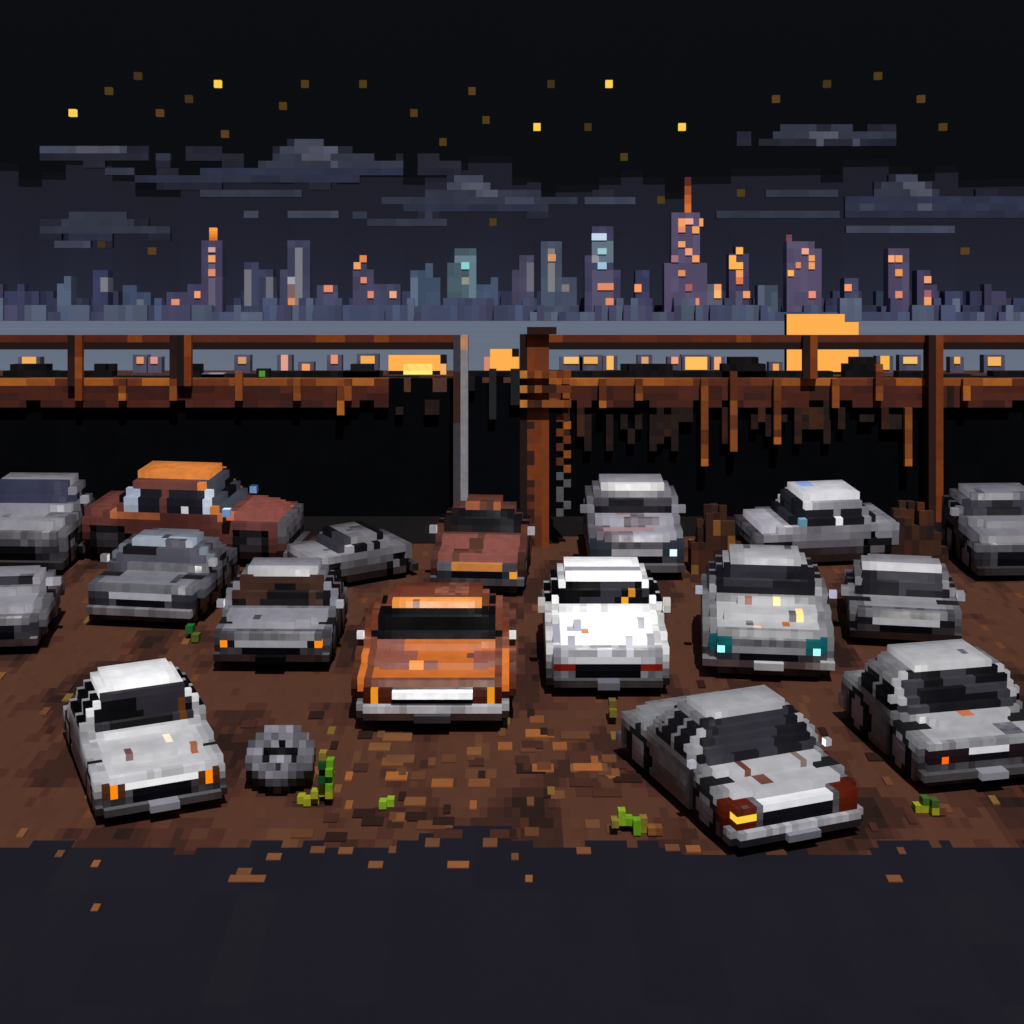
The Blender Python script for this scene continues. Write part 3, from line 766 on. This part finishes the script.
CD = 4500.0
cv = 7.25 * CD / FPX
CITY = 'skyline buildings across the water'
def desc_pos(x):
    return ('far left' if x < 130 else 'left' if x < 330 else 'left of centre' if x < 470 else 'centre' if x < 560 else 'right of centre' if x < 720 else 'right' if x < 880 else 'far right')
def building(label, name, steps, wins=(), dist=CD, colr='#3e4058', strips=(), base=-13.0, seed=0, levels=(1, .88, 1.12), windmat=True, spire=None, group=CITY, cat='building', depth=3, stone=M_STONE, k=1.05):
    """steps: (px0, px1, pytop); wins: (px0, px1, py0, py1, colour)"""
    v = 7.25 * dist / FPX
    xa = min(s_[0] for s_ in steps); xb = max(s_[1] for s_ in steps); yt = min(s_[2] for s_ in steps)
    xc = (xa + xb) / 2
    X0 = (xc - 512) / FPX * dist
    nx = max(1, int(round((xb - xa) / 7.25)))
    zt = (HY - yt) / FPX * dist
    nz = max(1, int(round((zt - base) / v)))
    vz = (zt - base) / nz
    vx = (xb - xa) / FPX * dist / nx
    root = thing(name, label, cat, (X0, dist, base), group)
    g = Grid((-nx*vx/2, 0, 0), (vx, v, vz), (nx, depth + 1, nz))
    PX = xc + g.x / dist * FPX; PY = HY - (g.z + base) / dist * FPX; J = g.idx[1]
    b = g.part('wall', stone)
    for (a, c, t) in steps:
        m = (PX > a) & (PX < c) & (PY > t) & (J >= 1)
        g.fill(m, b, lin(colr, k))
    m = g.lab == b
    g.jitter(m, levels, seed, (1, 9, 2))
    for (a, c, t, e, cc) in strips:
        mm = m & (PX > a) & (PX < c) & (PY > t) & (PY < e)
        g.col[mm] = lin(cc, k)
    g.build(root, 0)
    for (a, c, t, e, cc) in wins:
        gw = Grid((0, 0, 0), (1, 1, 1), (1, 1, 1))
        wx = ((a + c) / 2 - xc) / FPX * dist; wz = (HY - (t + e) / 2) / FPX * dist - base
        ww = (c - a) / FPX * dist; wh = (e - t) / FPX * dist
        gw.o = np.array((wx - ww/2, v - .12 * v, wz - wh/2)); gw.v = np.array((ww, .1 * v, wh))
        k_ = gw.part('lit_window', M_LIT); gw.lab[:] = k_; gw.col[:] = lin(cc)
        gw.build(root, 0)
    if spire:
        a, c, t, e, c0, c1 = spire
        gs = Grid((0, 0, 0), (1, 1, 1), (1, 1, 4))
        wx = ((a + c) / 2 - xc) / FPX * dist; z0_ = (HY - e) / FPX * dist - base; z1_ = (HY - t) / FPX * dist - base
        ww = (c - a) / FPX * dist
        gs.o = np.array((wx - ww/2, v * 1.6, z0_)); gs.v = np.array((ww, ww, (z1_ - z0_) / 4))
        k_ = gs.part('spire', M_LIT); gs.lab[:] = k_
        for i in range(4): gs.col[0, 0, i] = np.array(lin(c0)) * (1 - i/3) + np.array(lin(c1)) * (i/3)
        gs.build(root, 0)
    return root
OW, PW, YW, BW = '#f0a066', '#e08a6a', '#ffb458', '#c4d8f0'
building('slim purple-grey tower with a column of orange windows and an orange tip, left skyline', 'skyscraper', [(200, 221, 240)],
         [(207, 214, 247, 252, '#c8a0a0'), (207, 214, 255, 262, OW), (207, 214, 269, 276, PW)], colr='#4c4660', spire=(207, 214, 227, 240, '#d07020', '#ffa040'), seed=1,
         strips=[(207, 214, 262, 306, '#6c6478')])
building('tallest tower, lilac with many orange windows and a red mast', 'skyscraper', [(672, 701, 212), (665, 708, 262)],
         [(679, 686, 218, 226, OW), (686, 694, 218, 224, '#f0a890'), (679, 686, 226, 232, PW), (693, 700, 226, 233, OW), (679, 686, 241, 247, OW), (686, 693, 248, 255, '#f0a080'), (693, 700, 255, 262, OW),
          (672, 679, 255, 262, '#a07080'), (679, 686, 270, 276, '#e09060'), (686, 693, 284, 291, '#a06068'), (693, 700, 298, 306, PW), (700, 704, 218, 226, OW)],
         colr='#5e5470', spire=(686.5, 692.5, 176, 212, '#d07030', '#5a2a28'), seed=2)
building('narrow dark tower topped with stepped yellow lights, right of the tallest tower', 'skyscraper', [(730, 750, 255), (737, 744, 246)],
         [(737, 744, 247, 254, YW), (730, 737, 255, 269, YW), (737, 744, 262, 269, YW), (737, 744, 270, 277, OW), (737, 744, 277, 284, '#e07850'), (744, 751, 291, 298, OW)], colr='#4a4460', seed=3,
         strips=[(737, 744, 290, 312, '#5c5870')])
building('broad lilac tower with scattered orange windows and a short mast', 'skyscraper', [(788, 823, 248), (790, 817, 241)],
         [(803, 810, 248, 254, '#f0a890'), (810, 816, 255, 261, OW), (797, 802, 262, 268, PW), (810, 816, 262, 269, OW), (789, 795, 270, 276, YW), (810, 817, 291, 298, '#f0907a')],
         colr='#5e5470', spire=(789, 794, 234, 248, '#80505a', '#6a4650'), seed=4)
building('plain lilac tower with four orange windows, far right skyline', 'skyscraper', [(890, 911, 248), (883, 911, 306)],
         [(890, 896, 255, 262, '#ffa87a'), (897, 904, 255, 262, OW), (897, 904, 269, 276, '#f09850'), (897, 904, 291, 298, PW)], colr='#584f6a', seed=5)
building('short stepped tower with three pink and orange windows at the far right', 'office_tower', [(919, 932, 270), (932, 939, 284)],
         [(926, 933, 276, 283, '#f0a078'), (926, 933, 290, 297, '#a06070'), (926, 933, 297, 305, OW)], colr='#4a4460', seed=6)
building('blue-grey tower with white and pale blue windows near the crown, right of centre', 'skyscraper', [(592, 614, 226), (585, 614, 256), (585, 621, 270)],
         [(592, 607, 233, 240, BW), (598, 607, 248, 254, '#9cc8d0'), (598, 607, 262, 269, '#a0c0d8'), (598, 614, 283, 290, '#e08a68'), (606, 614, 298, 305, PW)], colr='#464460', seed=7,
         strips=[(592, 614, 240, 262, '#6c7c88'), (592, 598, 255, 262, '#a0a0a4'), (592, 612, 270, 312, '#5c5870')])
building('grey-green tower with a pale centre strip and one orange window', 'office_tower', [(541, 562, 241)], [(548, 556, 254, 261, '#d0946a')], colr='#4c5668', seed=8,
         strips=[(548, 556, 248, 290, '#8a8a88')])
building('bright teal tower with pale glass, left of centre', 'office_tower', [(454, 476, 248), (447, 476, 262)], [(461, 469, 262, 269, '#8cd0d4')], colr='#50646e', seed=9,
         strips=[(454, 476, 254, 262, '#708892'), (461, 469, 276, 283, '#a0a090'), (469, 476, 262, 305, '#6c848e')])
building('grey slab tower with a long pale strip, left skyline', 'office_tower', [(288, 309, 240), (279, 309, 269)], [(287, 294, 298, 305, '#d88a60')], colr='#464860', seed=10,
         strips=[(294, 301, 247, 305, '#85858c'), (287, 294, 276, 283, '#b0b0b8'), (287, 294, 283, 296, '#8a6a68')])
building('pair of joined grey blocks with pale side strips, between the two left towers', 'office_tower', [(243, 258, 262), (258, 272, 270)], colr='#40445c', seed=11,
         strips=[(243, 250, 270, 305, '#7c7c84'), (265, 272, 277, 305, '#70727c')])
building('purple tower with four scattered orange windows, left of centre', 'office_tower', [(352, 373, 270), (359, 366, 262)],
         [(359, 366, 255, 262, '#e08850'), (353, 360, 262, 269, OW), (360, 366, 277, 283, PW), (367, 373, 291, 298, PW)], colr='#4c4862', seed=12)
building('narrow notched tower with pale strips in the middle of the skyline', 'office_tower', [(519, 534, 255), (512, 519, 270)], colr='#4c4a60', seed=13, strips=[(526, 533, 262, 290, '#74727e')])
building('blue-grey blocks stepped like stairs, left of the teal tower', 'office_tower', [(410, 433, 270), (425, 433, 263), (433, 440, 277)], colr='#48586e', seed=14, strips=[(411, 417, 277, 306, '#66788a')])
building('grey-blue stepped block at the left end of the skyline', 'office_tower', [(55, 69, 284), (62, 69, 276)], colr='#566478', seed=15)
building('navy block with one pale strip at the left end', 'office_tower', [(91, 106, 270)], colr='#3c405c', seed=16, strips=[(98, 105, 277, 290, '#84848c')])
building('low purple block with one orange window, left of the orange-tipped tower', 'office_block', [(165, 186, 292)], [(170, 178, 299, 305, '#e0906c')], colr='#4a4864', seed=17)
building('low purple block with a tall orange window, touching the orange-tipped tower', 'office_block', [(186, 200, 284)], [(193, 199, 291, 298, OW)], colr='#444060', seed=18)
building('small block with an orange roof window, right of the grey slab tower', 'office_block', [(316, 337, 285)], [(323, 332, 285, 292, PW)], colr='#50506a', seed=19)
building('low block with one orange window, right of the four-window purple tower', 'office_block', [(373, 400, 284)], [(389, 396, 291, 298, '#f0a880')], colr='#484a62', seed=20)
building('small navy tower with one orange window, left of the tallest tower', 'office_block', [(636, 650, 270)], [(635, 642, 284, 292, '#ff9a64')], colr='#3e4260', seed=21)
building('small grey block with yellow windows, right beside the tallest tower', 'office_block', [(708, 723, 284)], [(715, 722, 284, 290, '#f0a070'), (715, 722, 290, 298, '#ffb870')], colr='#5c6070', seed=22)
building('grey-green block between the yellow-lit tower and the broad lilac tower', 'office_block', [(759, 779, 285)], colr='#505c6c', seed=23, levels=(1, .75, 1.3))
building('small block with one orange window, right of the broad lilac tower', 'office_block', [(846, 860, 278)], [(846, 853, 284, 291, '#ff9a70')], colr='#4a506a', seed=24)
building('dark square block with a grey face at the right end', 'office_block', [(947, 962, 291)], colr='#404460', seed=25, strips=[(954, 962, 299, 312, '#6a7484')])
building('low narrow block left of the blue-grey tower', 'office_block', [(562, 577, 277)], colr='#484e60', seed=26, strips=[(563, 570, 284, 290, '#8a8478')])
building('low stepped block right of the teal tower', 'office_block', [(476, 490, 286), (490, 498, 277)], colr='#4a5a72', seed=27)
building('stepped low block with a grey strip, right of the navy block', 'office_block', [(121, 134, 285), (121, 149, 292)], colr='#44506a', seed=28, strips=[(135, 142, 298, 310, '#68727c')])
# low filler blocks along the waterfront, each its own
i = 0
rb_ = random.Random(5)
for row, (tops, cols, ws_, dd) in enumerate([((284, 291, 298, 298, 305), ['#363a54', '#3c405c', '#343850', '#443f58', '#3a465c'], (7.25, 7.25, 14.5), 170),
                                  ((298, 305, 305, 312, 312), ['#464c66', '#4e5874', '#566074', '#4a4a66', '#5c667a'], (7.25, 7.25, 14.5, 21.75), -35)]):  # front row in lighter colours, haze painted in
    x = -43.0
    while x < 1070:
        w = rb_.choice(ws_); t = rb_.choice(tops)
        if row == 0 and 40 < x < 985: t = max(t, 291)
        building('low blue-grey waterfront building among its like at the foot of the skyline', 'waterfront_building', [(x, x + w, t)], dist=CD + dd + rb_.choice([0, 15]), colr=rb_.choice(cols), seed=100+i,
                 levels=(1, .85, 1.2, 1.1), group='low waterfront buildings', depth=2)
        x += w; i += 1

# ------------------------------------------------------------------ near shore seen through the fence rails
ND = 370.0
NEAR = 'lit buildings on the near shore'
def lit_block(label, steps, wins, colr='#1a1418', seed=0, dist=ND):
    return building(label, 'shore_building', steps, wins, dist=dist, colr=colr, base=-13.7, seed=seed, group=NEAR, depth=2, stone=M_MATTE)
AM = '#ffb050'
lit_block('largest glowing amber building, standing above the right fence', [(788, 846, 314), (846, 860, 322)], [(788, 846, 314, 372, AM), (846, 860, 322, 372, AM)], seed=1)
lit_block('glowing amber building behind the left fence near the grey pole', [(388, 446, 355)], [(388, 440, 355, 371, AM), (403, 432, 364, 379, '#fff080'), (440, 446, 364, 378, '#f0b070')], seed=2)
lit_block('amber building seen through the gap beside the thick gate post', [(490, 519, 349)], [(490, 512, 349, 372, AM), (484, 490, 357, 371, '#d08a70'), (512, 519, 357, 377, AM)], seed=3)
lit_block('tiny dark hut with a green light behind the left fence', [(255, 268, 369)], [(258, 264, 371, 377, '#4a9030')], seed=4, dist=ND - 22)
k = 0
for (a, c, t, e, cc) in [(135, 142, 357, 364, '#d89468'), (149, 156, 357, 364, '#d89088'), (237, 245, 357, 364, '#d09468'), (280, 287, 355, 371, '#e0a088'), (301, 309, 364, 371, '#f0a060'), (330, 337, 355, 364, '#e89070'),
                         (360, 374, 356, 364, '#f0ac58'), (564, 579, 357, 364, '#f0c070'), (584, 598, 357, 364, '#e8ac5c'), (607, 614, 356, 370, '#f8b860'), (642, 649, 357, 364, '#d8a070'), (672, 679, 357, 364, '#f0a080'),
                         (686, 708, 357, 370, '#ffc060'), (715, 722, 357, 370, '#f0a878'), (774, 780, 364, 371, '#f0a058'), (882, 891, 356, 370, '#f8b450'), (905, 919, 357, 364, '#f0c070'), (956, 962, 357, 364, '#f0b060'), (990, 1003, 357, 366, '#f0b060'), (20, 34, 357, 366, '#f0ac58')]:
    k += 1
    w_ = building('small dark shore building with one amber window behind the fence rails', 'shore_hut', [(a - 4, c + 4, t - (2 if k % 2 else 0))], [(a, c, t, e, cc)], dist=ND + 12, colr='#565468', base=-13.7, seed=200 + k,
                  group='small lit shore buildings', depth=2, stone=M_MATTE)
# dark bushes and junk shapes along the shore
DK = ['#0c0b0d', '#141012', '#1a1416', '#101014']
def shore_bush(px, top, w, seed, label, name='shore_bush', cat='bush', cols=DK, grp='dark bushes on the near shore'):
    dist = ND - 14
    v = 7.25 * dist / FPX
    X0 = (px - 512) / FPX * dist
    root = thing(name, label, cat, (X0, dist, -13.6), grp)
    hb = (HY - top) / FPX * dist + 13.6
    nz = max(1, int(round(hb / v)))
    g = Grid((-w*v/2, -v, 0), (v, v, hb / nz), (w, 3, nz))
    I, J, K = g.idx
    a = g.part('foliage' if cat == 'bush' else 'shell', M_MATTE)
    tt = nz * (1 - .55 * np.abs((I + .5)/w*2 - 1) ** 2)
    m = K < np.maximum(1, np.round(tt + .3 * (hsh(I, J, 0, seed) - .5)))
    rustcols(g, m, cols, seed, (1, 1, 1)); g.lab[m] = a
    g.build(root, 0)
sb = random.Random(9)
px = -60
k = 0
while px < 1090:
    w = sb.choice([3, 5, 7, 9]); top = sb.choice([371, 371, 364, 374, 376])
    if 395 < px < 450 or 795 < px < 850: top = 380
    k += 1
    shore_bush(px + w*3.6, top, w, k, 'dark low bush on the near shore behind the fence rails')
    px += w * 7.25
SW = 'scrapped shells beyond the fence'
shore_bush(743, 357, 6, 401, 'tall black shell seen through the right fence, beside its rails', 'scrap_shell', 'scrap', grp=SW)
shore_bush(862, 357, 5, 402, 'black shell overlapping the largest amber building', 'scrap_shell', 'scrap', grp=SW)
shore_bush(362, 364, 5, 403, 'dark shell left of the amber building behind the left fence', 'scrap_shell', 'scrap', cols=['#101014', '#1c1c22'], grp=SW)
shore_bush(214, 373, 3, 404, 'pale shell behind the left fence', 'scrap_shell', 'scrap', cols=['#9a989c', '#66646a'], grp=SW)
shore_bush(372, 379, 3, 405, 'whitish shell just left of the amber building', 'scrap_shell', 'scrap', cols=['#8a8a90', '#4a5468'], grp=SW)

# ------------------------------------------------------------------ stars
SD = 7500.0
def star(px, py, bright, c='#5a4420'):
    v = 7.0 / FPX * SD
    g = Grid((-v/2, -v/2, -v/2), v, (1, 1, 1))
    root_loc = ((px - 512) / FPX * SD, SD, (HY - py) / FPX * SD)
    k_ = g.part('star', M_LIT); g.lab[:] = k_; g.col[:] = lin('#ffd050' if bright else c)
    o = list(g.build(None, 0).values())[0]
    o.location = root_loc
    o['category'] = 'star'
    o['group'] = 'bright yellow stars' if bright else 'dim brown stars'
    return o
bs = [star(a, b, True) for a, b in [(73, 113), (218, 84), (609, 84), (537, 127), (682, 127)]]
for o, t in zip(bs, ['bright yellow star, leftmost of the bright ones', 'bright yellow star high above the left end of the big cloud', 'higher bright star right of centre', 'lower bright star at the middle of the sky', 'bright yellow star above the red mast of the tallest tower']):
    o['label'] = t
for (a, b) in [(138, 76), (109, 91), (189, 99), (160, 113), (305, 84), (283, 106), (225, 134), (210, 157), (102, 244), (152, 251), (363, 84), (472, 91), (414, 113), (486, 120), (443, 142), (551, 84), (588, 127), (624, 157), (661, 200), (493, 222), (776, 99), (827, 84), (878, 76), (921, 99), (943, 127), (741, 193), (965, 251)]:
    o = star(a, b, False, random.choice(['#4c3a18', '#40321a', '#563c20'])); o['label'] = 'dim brownish star in the night sky'

# ------------------------------------------------------------------ clouds
def cloud(label, runs):
    dist = 6500.0
    u = 7.25
    xa = min(r[0] for r in runs); xb = max(r[1] for r in runs); ya = min(r[2] for r in runs); yb = max(r[3] for r in runs)
    nx = int(round((xb - xa) / u)); nz = int(round((yb - ya) / u))
    v = u / FPX * dist
    xc, yc = (xa + xb) / 2, (ya + yb) / 2
    root = thing('cloud', label, 'cloud', ((xc - 512) / FPX * dist, dist, (HY - yb) / FPX * dist), 'night clouds over the skyline')
    g = Grid((-nx*v/2, -2*v, 0), v, (nx, 5, nz))
    PX = xa + (g.idx[0] + .5) * u; PY = yb - (g.idx[2] + .5) * u; J = g.idx[1]
    a = g.part('cloud_bank', M_CLOUD)
    for (x0, x1, y0, y1, c) in runs:
        m = (PX > x0) & (PX < x1) & (PY > y0) & (PY < y1) & (J == 2)
        g.fill(m, a, lin(c, 1.5))
    on = g.lab > 0
    up = np.zeros_like(on); up[:, :, 1:] |= on[:, :, :-1]; up[:, :, :-1] |= on[:, :, 1:]
    fr = up & ~on & (hsh(g.idx[0]//3, g.idx[2], 0, int(xa)) > .6)
    g.fill(fr, a, lin('#22232d', 1.5))
    g.jitter(g.lab > 0, (1, 1, .9, 1.1), 3, (2, 1, 1))
    g.build(root, 0)
M_CLOUD = attr_mat('cloud_matter', 1.0, 0.0, 0, 0, .05, .01)
d1, d2, d3, d4 = '#24252d', '#30333f', '#3c404e', '#4c4d5a'  # lightest tone paints highlights into the clouds
cloud('thin flat cloud at the upper left edge', [(40, 126, 146, 153, d3), (76, 118, 146, 153, d4), (62, 150, 153, 160, d1), (156, 170, 153, 160, d2), (82, 104, 160, 167, d1), (104, 134, 168, 175, d2)])
cloud('large humped blue-grey cloud, upper left of centre', [(294, 324, 139, 146, d3), (280, 338, 146, 153, d3), (309, 338, 146, 153, d4), (272, 374, 153, 160, d2), (302, 332, 153, 160, d4), (186, 243, 153, 160, d1),
      (256, 404, 160, 168, d2), (330, 340, 160, 168, d4), (200, 403, 168, 175, '#2c3042'), (135, 360, 175, 182, '#2a2d3c'), (417, 461, 161, 168, d1), (200, 301, 190, 197, d2)])
cloud('mid-sky cloud with long thin streaks above the teal tower', [(454, 482, 175, 182, d3), (447, 490, 182, 190, d3), (462, 490, 182, 190, d4), (425, 541, 190, 197, d2), (475, 500, 190, 197, d4), (381, 577, 197, 204, d2), (503, 535, 197, 204, d3),
      (584, 636, 197, 204, d3), (403, 548, 204, 211, '#2a2d3c'), (352, 367, 211, 218, d2), (367, 447, 218, 226, d2), (425, 432, 211, 218, d2)])
cloud('small flat cloud high at the right', [(782, 816, 124, 131, d2), (832, 852, 124, 131, d2), (774, 896, 131, 138, d2), (810, 840, 131, 138, d4), (759, 867, 138, 146, d1), (816, 824, 138, 146, d4), (853, 862, 138, 146, d3), (737, 752, 138, 146, d1)])
cloud('broad humped cloud at the right edge, highlight on top', [(896, 919, 175, 182, d3), (882, 932, 182, 190, d2), (904, 926, 182, 190, d4), (875, 940, 190, 197, d2), (911, 933, 190, 197, d4), (846, 1040, 197, 211, '#2c3040'), (918, 933, 204, 211, d4), (860, 872, 204, 211, d3), (846, 1040, 211, 218, '#282b3a')])
cloud('thin streak cloud below the broad cloud, far right', [(847, 954, 226, 233, d3)])
cloud('short streak cloud right of the red mast', [(766, 838, 190, 197, d2)])
cloud('long thin streak cloud right of the tallest tower, lower', [(716, 840, 211, 218, d2)])
cloud('low puffy cloud at the left edge above the skyline', [(69, 125, 212, 219, d2), (76, 112, 219, 226, d4), (62, 134, 219, 226, d2), (40, 170, 226, 233, d2), (69, 111, 233, 240, '#282b3a'), (55, 91, 240, 248, d3)])
cloud('tiny short streak cloud above the joined grey blocks', [(244, 258, 211, 218, d3)])
cloud('short streak cloud above the grey slab tower', [(288, 338, 211, 218, d3)])

# ------------------------------------------------------------------ world: night sky
w = bpy.data.worlds.new('World'); scene.world = w; w.use_nodes = True
nt = w.node_tree; bg = nt.nodes['Background']
tc = nt.nodes.new('ShaderNodeTexCoord')
sx = nt.nodes.new('ShaderNodeSeparateXYZ'); nt.links.new(tc.outputs['Generated'], sx.inputs[0])
def M2(op, a, b=None):
    n = nt.nodes.new('ShaderNodeMath'); n.operation = op
    for i_, q_ in enumerate((a, b)):
        if q_ is None: continue
        if isinstance(q_, (int, float)): n.inputs[i_].default_value = q_
        else: nt.links.new(q_, n.inputs[i_])
    return n.outputs[0]
az = M2('ARCTAN2', sx.outputs['X'], sx.outputs['Y'])
azs = M2('SNAP', az, .0136)
wn = nt.nodes.new('ShaderNodeTexNoise'); wn.noise_dimensions = '1D'; wn.inputs['Scale'].default_value = 16; wn.inputs['Detail'].default_value = 3
nt.links.new(azs, wn.inputs['W'])
el = M2('SNAP', sx.outputs['Z'], .00453)
off = M2('MULTIPLY', M2('SUBTRACT', wn.outputs['Fac'], .5), .07)
off = M2('SNAP', off, .00453)
e2 = M2('ADD', el, off)
cr = nt.nodes.new('ShaderNodeValToRGB'); cr.color_ramp.interpolation = 'LINEAR'
mr = M2('MULTIPLY', e2, 1.0)
nt.links.new(mr, cr.inputs['Fac'])
els = cr.color_ramp.elements
stops = [(0.0, lin('#252735')), (.05, lin('#20202c')), (.080, lin('#1e1f29')), (.0805, lin('#0c0d10')), (.3, lin('#0e0f14')), (.42, lin('#343744')), (.6, lin('#5c6070')), (1.0, lin('#70748a'))]  # sky above the view brightened as added fill light
while len(els) < len(stops): els.new(.5)
for e, (p_, c) in zip(els, stops): e.position = p_; e.color = (*c, 1)
# added fill glow in the unseen sky behind the viewer
back = nt.nodes.new('ShaderNodeMapRange'); back.interpolation_type = 'SMOOTHSTEP'
nt.links.new(sx.outputs['Y'], back.inputs['Value'])
back.inputs['From Min'].default_value = .25; back.inputs['From Max'].default_value = -.7
addc = nt.nodes.new('ShaderNodeMix'); addc.data_type = 'RGBA'; addc.blend_type = 'ADD'
addc.inputs[7].default_value = (.085, .085, .10, 1)
nt.links.new(back.outputs['Result'], addc.inputs['Factor']); nt.links.new(cr.outputs['Color'], addc.inputs[6])
nt.links.new(addc.outputs[2], bg.inputs['Color'])
bg.inputs['Strength'].default_value = 1.0

sun = bpy.data.lights.new('moon', 'SUN'); sun.energy = 4.0; sun.angle = R(.8); sun.color = (1, .985, .97)
so = bpy.data.objects.new('moon_light', sun); COL.objects.link(so)
# light travels towards: from front-right above
az_, el_ = R(12), R(60)
d = Vector((-math.sin(az_) * math.cos(el_), math.cos(az_) * math.cos(el_), -math.sin(el_)))
so.rotation_euler = d.to_track_quat('-Z', 'Y').to_euler()

# ------------------------------------------------------------------ camera
cam = bpy.data.cameras.new('camera'); co = bpy.data.objects.new('camera', cam); COL.objects.link(co)
co.location = (0, 0, 0); co.rotation_euler = (R(90), 0, 0)
cam.sensor_width = 36; cam.lens = FPX / 1024 * 36
cam.shift_y = -(512 - HY) / 1024
cam.clip_start = .1; cam.clip_end = 20000
scene.camera = co
scene.render.resolution_x = 1024; scene.render.resolution_y = 1024
scene.view_settings.view_transform = 'Standard'; scene.view_settings.look = 'None'
scene.view_settings.exposure = 0; scene.view_settings.gamma = 1
